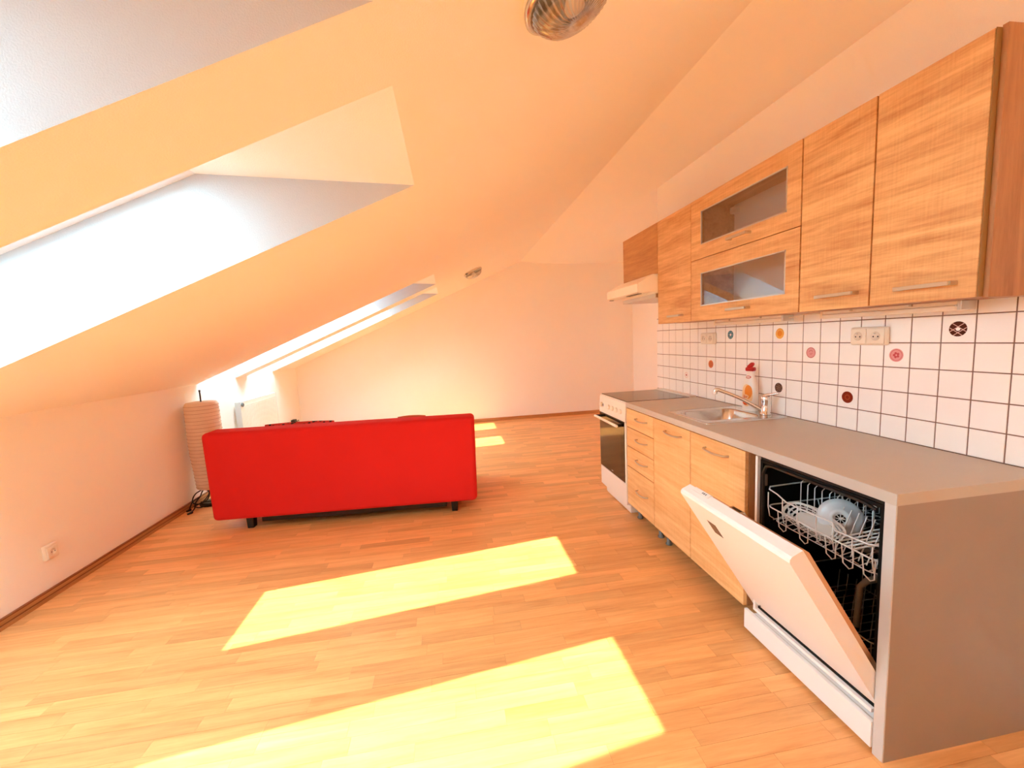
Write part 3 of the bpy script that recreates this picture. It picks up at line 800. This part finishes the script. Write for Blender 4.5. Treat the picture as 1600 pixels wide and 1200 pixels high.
skin(m, rings); m.add(rings[-1], [list(range(len(rings[-1])))])
m.build('bowl', MT['steel'], t)
m = MB(); m.lathe([(.035, 0), (.033, .003), (.012, .001), (0, .001)], 20, Matrix.Translation((-.30, -1.25, .7092))); m.build('drain', MT['chrome'], t)
m = MB()
for k in range(5): m.box(-.205+.010*k-.0035, -.205+.010*k+.0035, bx[2]+.0035, bx[2]+.0055, .828, .848)
m.build('overflow_slots', MT['dark'], t)
m = MB()
t = thing('mixer_tap', 'chrome single-lever mixer tap behind the sink', 'tap', (-.088, -1.350, .8635))
T0 = Matrix.Translation((-.088, -1.350, .8635))
m = MB(); m.lathe([(.027, 0), (.027, .006), (.0225, .010), (.0225, .075), (.0235, .078), (.0235, .098), (.020, .104), (0, .106)], 24, T0); m.build('body', MT['chrome'], t)
m = MB(); m.tube([(-.092, -1.345, .968), (-.088, -1.360, .975), (-.070, -1.395, .984), (-.062, -1.412, .988)], [.010, .009, .0075, .007], 10); m.build('lever', MT['chrome'], t)
tip = Vector((-.262, -1.195, .983))
P0 = Vector((-.100, -1.340, .888))
pts = [P0.lerp(tip, s_)+Vector((0, 0, .012*math.sin(s_*math.pi)+.012*s_*s_)) for s_ in [i/12 for i in range(13)]]
m = MB(); m.tube(pts, [.0115]*4+[.0105]*9, 12); m.tube([pts[-1]+Vector((.003, -.003, 0)), pts[-1]+Vector((-.012, .011, .001)), pts[-1]+Vector((-.014, .013, -.002)), pts[-1]+Vector((-.015, .014, -.024))], [.0105, .0125, .013, .0125], 12)
m.build('spout', MT['chrome'], t)
# washing-up bottle
bc = Vector((-.066, -1.205, .8587))
t = thing('dish_soap_bottle', 'white washing-up liquid bottle with red cap behind the tap', 'bottle', bc[:])
BM = Matrix.Translation(bc) @ Matrix.Rotation(math.radians(-70), 4, 'Z')
prof = [(.0, 0), (.040, 0), (.0445, .006), (.0455, .03), (.046, .08), (.045, .13), (.0405, .165), (.031, .19), (.024, .206), (.0225, .215), (.0235, .236), (.020, .238)]
m = MB(); m.lathe(prof, 32, BM, sx=1.0, sy=.62); m.build('body', MT['bottle'], t)
m = MB(); m.bm(rbox(.050, .034, .024, .008), 0, True); m.xform(BM @ Matrix.Translation((.0, 0, .248)))
m.tube([tuple(BM @ Vector((-.020, 0, .243))), tuple(BM @ Vector((-.006, 0, .262))), tuple(BM @ Vector((.010, 0, .278))), tuple(BM @ Vector((.018, 0, .282)))], [.010, .014, .0125, .007], 12)
m.build('cap', MT['capred'], t)
def on_bottle(m, cx, cz, rx, rz, mi, eps, seg=24):
    def rad(z):
        for i in range(len(prof)-1):
            if prof[i][1] <= z <= prof[i+1][1] and prof[i+1][1] > prof[i][1]:
                q = (z-prof[i][1])/(prof[i+1][1]-prof[i][1]); return prof[i][0]+(prof[i+1][0]-prof[i][0])*q
        return .02
    def P(x, z):
        r = rad(z); x = max(-r*.98, min(r*.98, x)); return tuple(BM @ Vector((x, -.62*math.sqrt(max(r*r-x*x, 0))-eps, z)))
    n = 5; vs = [P(cx, cz)]; fs = []
    for j in range(1, n+1):
        for k in range(seg):
            a = k*math.tau/seg; vs.append(P(cx+rx*math.cos(a)*j/n, cz+rz*math.sin(a)*j/n))
    for k in range(seg): fs.append((0, 1+k, 1+(k+1) % seg))
    for j in range(n-1):
        for k in range(seg): fs.append((1+j*seg+k, 1+j*seg+(k+1) % seg, 1+(j+1)*seg+(k+1) % seg, 1+(j+1)*seg+k))
    m.add(vs, fs, mi, True)
m = MB()
on_bottle(m, -.006, .095, .034, .066, 0, .0004); on_bottle(m, .004, .116, .022, .040, 1, .0008); on_bottle(m, -.012, .055, .020, .018, 2, .0008); on_bottle(m, .014, .050, .012, .010, 2, .0008); on_bottle(m, -.012, .088, .020, .013, 0, .0011)
m.build('label', [mat('pale_orange_label', (250, 214, 160), .4), MT['orange'], MT['orange2']], t, label='orange fruit label')
m = MB(); on_bottle(m, -.004, .202, .017, .008, 0, .0008); on_bottle(m, -.004, .202, .012, .004, 1, .0012); m.build('neck_band', [MT['inkred'], MT['bottle']], t)
cu = bpy.data.curves.new('brand_text', 'FONT'); cu.body = 'Jar'; cu.size = .026; cu.extrude = .0003; cu.align_x = 'CENTER'; cu.align_y = 'CENTER'
tmp = bpy.data.objects.new('text_source', cu); COL.objects.link(tmp); bpy.context.view_layer.update()
tme = bpy.data.meshes.new_from_object(tmp.evaluated_get(bpy.context.evaluated_depsgraph_get())); bpy.data.objects.remove(tmp)
tme.materials.clear(); tme.materials.append(MT['inkred'])
to = bpy.data.objects.new('brand_text', tme); COL.objects.link(to); to.parent = t
to.matrix_local = Matrix.Rotation(math.radians(-70), 4, 'Z') @ Matrix.Translation((-.010, -.0300, .088)) @ Matrix.Rotation(math.radians(90), 4, 'X') @ Matrix.Rotation(math.radians(-8), 4, 'Y')

# ------------------------------------------------------------------ red sofa
ang = math.atan2(-.125, 1.99)
t = thing('red_sofa', 'red upholstered sofa seen from behind in the middle of the floor', 'sofa', (-3.645, -.11, 0), ang)
W = 1.985
bm = bmesh.new(); bmesh.ops.create_cube(bm, size=1, matrix=Matrix.Translation((W/2, .10, .43)) @ Matrix.Diagonal((W, .20, .675, 1)))
bmesh.ops.bevel(bm, geom=bm.edges[:], offset=.034, segments=5, affect='EDGES', profile=.5)
for v in bm.verts:
    q = (v.co.z-.09)/.675; v.co.x += (v.co.x-W/2)/(W/2)*.012*q; v.co.y += .02*q*0
    if v.co.z < .2: v.co.y += 0
MB().bm(bm, 0, True).build('backrest', MT['red'], t)
MB().box(0.01, W-.01, .195, .90, .10, .30, c=.02).build('base', MT['red'], t)
MB().box(0.0, W, .20, .92, .30, .43, c=.03).build('seat', MT['red'], t)
MB().box(.33, 1.74, .05, .85, .048, .102).build('under_sofa_shade', MT['legb'], t)  # added black box: the dark shade below the sofa built as a solid
for x in (.235, 1.80):
    for y in (.085, .80):
        l = MB(); l.prism([(x-.028, .112), (x+.028, .112), (x+.022, 0), (x-.022, 0)], 1, y-.025, y+.025); l.build('leg', MT['legb'], t)
# cushions behind the backrest
def checker(name, c1, c2, sc):
    m = mat(name, c1, .9); nt = m.node_tree; b = nt.nodes['Principled BSDF']
    g = nt.nodes.new('ShaderNodeTexCoord'); v = nt.nodes.new('ShaderNodeTexVoronoi'); v.inputs['Scale'].default_value = sc
    cr = nt.nodes.new('ShaderNodeValToRGB'); cr.color_ramp.interpolation = 'CONSTANT'
    cr.color_ramp.elements[0].color = (*lin(c2), 1); cr.color_ramp.elements[1].position = .38; cr.color_ramp.elements[1].color = (*lin(c1), 1)
    nt.links.new(g.outputs['Object'], v.inputs['Vector']); nt.links.new(v.outputs['Distance'], cr.inputs[0]); nt.links.new(cr.outputs[0], b.inputs['Base Color'])
    return m
def cushion(name, label, x0, x1, ztop, m):
    Ms = Matrix.Translation((-3.645, -.11, 0)) @ Matrix.Rotation(ang, 4, 'Z')
    c = MB(); n = 16; w = (x1-x0)/2; h = (ztop-.435)/2
    for sgn in (1, -1):
        vs = []; fs = []
        for i in range(n+1):
            for j in range(n+1):
                u = -1+2*i/n; v = -1+2*j/n
                th = .075*((1-u**4)*(1-v**4))**.6
                vs.append((u*w*(1-.05*v*v), sgn*th, v*h*(1-.05*u*u)))
        for i in range(n):
            for j in range(n):
                a = i*(n+1)+j; fs.append((a, a+n+1, a+n+2, a+1))
        c.add(vs, fs, 0, True)
    o = c.build(name, m)
    o.matrix_world = Ms @ Matrix.Translation(((x0+x1)/2, .285, .435+h)) @ Matrix.Rotation(math.radians(3), 4, 'X')
    tag(o, label, 'cushion'); return o
cushion('patterned_cushion', 'red cushion with black pattern peeking over the left of the sofa back', .30, .87, .769, checker('black_red_pattern', (190, 44, 36), (20, 12, 12), 28))
cushion('brown_cushion', 'plain reddish-brown cushion peeking over the middle of the sofa back', 1.36, 1.60, .764, mat('brown_cushion_cloth', (176, 84, 56), .9))

# ------------------------------------------------------------------ paper floor lamp
lx, ly = -4.020, .62
t = thing('paper_floor_lamp', 'cylindrical ribbed paper floor lamp in the corner left of the sofa', 'floor lamp', (lx, ly, 0))
prof = [(.006, .142), (.080, .142), (.100, .150)]
n = 34; zz0, zz1 = .155, .905
for i in range(n):
    q = i/n; z = zz0+(zz1-zz0)*q
    base = .108+.020*min(1, q/.5)-.004*max(0, (q-.7)/.3)
    dz = (zz1-zz0)/n
    prof += [(base, z), (base+.0045, z+dz*.5), (base, z+dz*.95)]
prof += [(.122, .912), (.112, .928), (.085, .932), (.006, .930)]
m = MB(); m.lathe(prof, 40, Matrix.Translation((lx, ly, 0))); m.build('shade', MT['paper'], t)
m = MB()
for i in range(24):
    z = .17+.73*i/23; q = (z-.155)/.75; rb = .1115+.020*min(1, q/.5)-.004*max(0, (q-.7)/.3)
    m.tube([(lx+rb*math.cos(k*math.tau/36), ly+rb*math.sin(k*math.tau/36), z) for k in range(36)], .0016, 5, closed=True)
m.build('wire_ribs', mat('bamboo_rib', (186, 150, 122), .7), t)
m = MB(); m.tube([(lx, ly, .02), (lx, ly, 1.02)], .006, 8); m.tube([(lx, ly, 1.02), (lx, ly, 1.035)], .008, 8); m.build('pole', MT['dark'], t)
m = MB(); m.lathe([(.0, .012), (.11, .012), (.115, .006), (.115, 0)], 24, Matrix.Translation((lx+.01, ly, 0))); m.build('base', MT['dark'], t)
def cable(name, label, pts, r, extra=None, m='dark'):
    c = MB()
    for ps in pts:
        P = [Vector(p) for p in ps]; out = []
        for i in range(len(P)-1):
            a = P[max(i-1, 0)]; b = P[i]; c2 = P[i+1]; d = P[min(i+2, len(P)-1)]
            for k in range(8):
                s = k/8
                out.append(.5*((2*b)+(-a+c2)*s+(2*a-5*b+4*c2-d)*s*s+(-a+3*b-3*c2+d)*s**3))
        out.append(P[-1]); c.tube(out, r, 7)
    if extra: extra(c)
    return tag(c.build(name, MT[m]), label, 'cable')
def plugs(c):
    c.tube([(-4.062, .372, .014), (-4.075, .335, .014)], [.011, .008], 8)
    c.tube([(-4.112, .440, .014), (-4.122, .405, .014)], [.011, .008], 8)
cx, cy = -4.065, .51
cable('coiled_cable', 'bundle of black cable lying by the knee wall left of the sofa', [
    [(lx+.02, ly-.03, .13), (cx+.02, cy+.03, .15), (cx, cy, .10), (cx-.03, cy-.02, .055), (cx-.02, cy-.06, .02), (-4.07, .375, .014)],
    [(cx, cy, .10), (cx-.045, cy-.03, .07), (cx-.06, cy-.05, .03), (-4.118, .43, .014)],
    [(cx+.03, cy+.05, .16), (cx-.05, cy+.03, .12), (cx-.06, cy-.01, .06), (cx, cy-.02, .04), (cx+.05, cy+.02, .07), (cx+.05, cy+.05, .14), (cx+.01, cy+.04, .16)],
    [(cx+.02, cy+.04, .155), (cx+.06, cy+.03, .12), (cx+.03, cy-.01, .06), (cx-.03, cy-.03, .03), (cx-.05, cy-.01, .02), (cx+.01, cy-.04, .015), (cx+.05, cy, .02)],
    [(cx, cy, .05), (cx+.06, cy+.0, .05), (cx+.13, cy+.0, .055), (cx+.2, cy+.02, .03), (cx+.3, cy+.04, .01)],
    [(cx, cy-.01, .035), (cx+.06, cy-.01, .03), (cx+.14, cy-.01, .028), (cx+.24, cy+.01, .01)]], .0052, plugs)

# ------------------------------------------------------------------ radiator
t = thing('radiator', 'white panel radiator on the knee wall beyond the paper lamp', 'radiator', (-4.11, 1.9, .2))
y0, y1, z0, z1 = 1.43, 2.35, .22, .805
m = MB(); n = 26
m.box(-4.092, -4.084, y0, y1, z0, z1, c=.003)
for i in range(n):
    y = y0+.03+(y1-y0-.06)*i/(n-1)
    m.box(-4.0845, -4.0795, y-.009, y+.009, z0+.04, z1-.04, c=.002)
m.build('front_panel', MT['rad'], t)
B(-4.140, -4.132, y0, y1, z0, z1, c=.003).build('rear_panel', MT['rad'], t)
m = MB()
for i in range(30):
    y = y0+.02+(y1-y0-.04)*i/29; m.box(-4.1315, -4.0925, y-.003, y+.003, z0+.03, z1-.012)
m.build('fins', MT['radside'], t)
m = MB(); m.box(-4.140, -4.084, y0+.002, y1-.002, z1-.002, z1+.004); m.build('top_grille', MT['radside'], t)
for y in (y0-.006, y1): B(-4.140, -4.084, y, y+.006, z0, z1+.003).build('side_cover', MT['radside'], t)
for y in (y0+.12, y1-.12): B(XL+.001, -4.139, y-.02, y+.02, z0+.1, z1-.1).build('bracket', MT['radside'], t)
m = MB(); vm = Matrix.Translation((-4.082, y0+.022, .778)) @ Matrix.Rotation(math.pi/2, 4, 'Y')
m.lathe([(.020, 0), (.022, .006), (.020, .016), (.012, .019), (.011, .014), (0, .014)], 18, vm); m.build('air_valve', MT['grey'], t, label='round dark-rimmed valve cap')
# adapter by the far corner
t = thing('power_adapter', 'small black power adapter with cables low in far left corner', 'adapter', (-4.13, 3.02, .27))
MB().box(-4.166, -4.115, 2.965, 3.06, .270, .325, c=.006).build('body', MT['dark'], t)
m = MB()
for k, y in enumerate((3.09, 3.15, 3.21)):
    m.tube([(-4.14, 3.055, .28-.004*k), (-4.14, y-.01, .285), (-4.145, y, .25), (-4.15, y+.005, .12), (-4.15, y-.02, .008)], .004, 6)
m.build('cables', MT['dark'], t)

# ------------------------------------------------------------------ slope lamps
NS = Vector((sa, 0, -ca)); US = Vector((ca, 0, sa))
def slope_lamp(xc, yc, label):
    c = Vector((xc, yc, zs(xc)))
    LM = Matrix((( -US.x, 0, NS.x, c.x), (-US.y, 1, NS.y, c.y), (-US.z, 0, NS.z, c.z), (0, 0, 0, 1)))
    t = thing('bulkhead_lamp', label, 'lamp', c[:], group='round bulkhead lamps on the sloping ceiling')
    m = MB(); m.lathe([(.0, .0), (.118, .0), (.122, .006), (.122, .016), (.112, .022), (.106, .018), (0, .018)], 40, LM); m.build('base', MT['plast'], t)
    m = MB(); m.lathe([(.109, .0225), (.1235, .0165), (.1245, .026), (.116, .032), (.108, .030), (.109, .0225)], 48, LM); m.build('rim', MT['steel'], t)
    seg = 216; prof = [(.108, .017), (.106, .034), (.098, .054), (.082, .071), (.058, .083), (.030, .089), (.008, .091)]
    vs = []; fs = []
    for i, (r, z) in enumerate(prof):
        for k in range(seg):
            a = k*math.tau/seg+.5*(1-r/.108); rr2 = r*(1+.035*math.cos(36*k*math.tau/seg)) if 0 < i < 6 else r
            vs.append(tuple(LM @ Vector((rr2*math.cos(a), rr2*math.sin(a), z))))
    for i in range(len(prof)-1):
        for k in range(seg): fs.append((i*seg+k, i*seg+(k+1) % seg, (i+1)*seg+(k+1) % seg, (i+1)*seg+k))
    fs.append([(len(prof)-1)*seg+k for k in range(seg)])
    m = MB(); m.add(vs, fs, 0, True); m.build('glass_cover', MT['lampdome'], t, label='ribbed glass dome')
    m = MB(); m.lathe([(.012, .018), (.014, .03), (.026, .048), (.024, .062), (0, .070)], 18, LM); m.build('bulb', MT['plast'], t)
    for a in (math.pi*.75, -math.pi*.25):
        m = MB(); m.bm(rbox(.020, .024, .02, .004), 0, True); m.xform(LM @ Matrix.Rotation(a, 4, 'Z') @ Matrix.Translation((.130, 0, .020))); m.build('clip', MT['grey'], t)
g = bpy.data.materials.new('ribbed_glass'); g.use_nodes = True; MT['lampdome'] = g
nt = g.node_tree; nt.nodes.clear(); o_ = nt.nodes.new('ShaderNodeOutputMaterial'); mx = nt.nodes.new('ShaderNodeMixShader')
tr = nt.nodes.new('ShaderNodeBsdfTransparent'); tr.inputs[0].default_value = (.88, .84, .78, 1)
gl = nt.nodes.new('ShaderNodeBsdfGlossy'); gl.inputs['Roughness'].default_value = .12
lw = nt.nodes.new('ShaderNodeLayerWeight'); lw.inputs[0].default_value = .6
nt.links.new(lw.outputs['Facing'], mx.inputs[0]); nt.links.new(tr.outputs[0], mx.inputs[1]); nt.links.new(gl.outputs[0], mx.inputs[2]); nt.links.new(mx.outputs[0], o_.inputs[0])
slope_lamp(-1.462, -2.285, 'large ribbed glass bulkhead lamp cut by the top of the frame')
slope_lamp(-1.462, 1.87, 'distant glass bulkhead lamp on the slope near the far skylights')
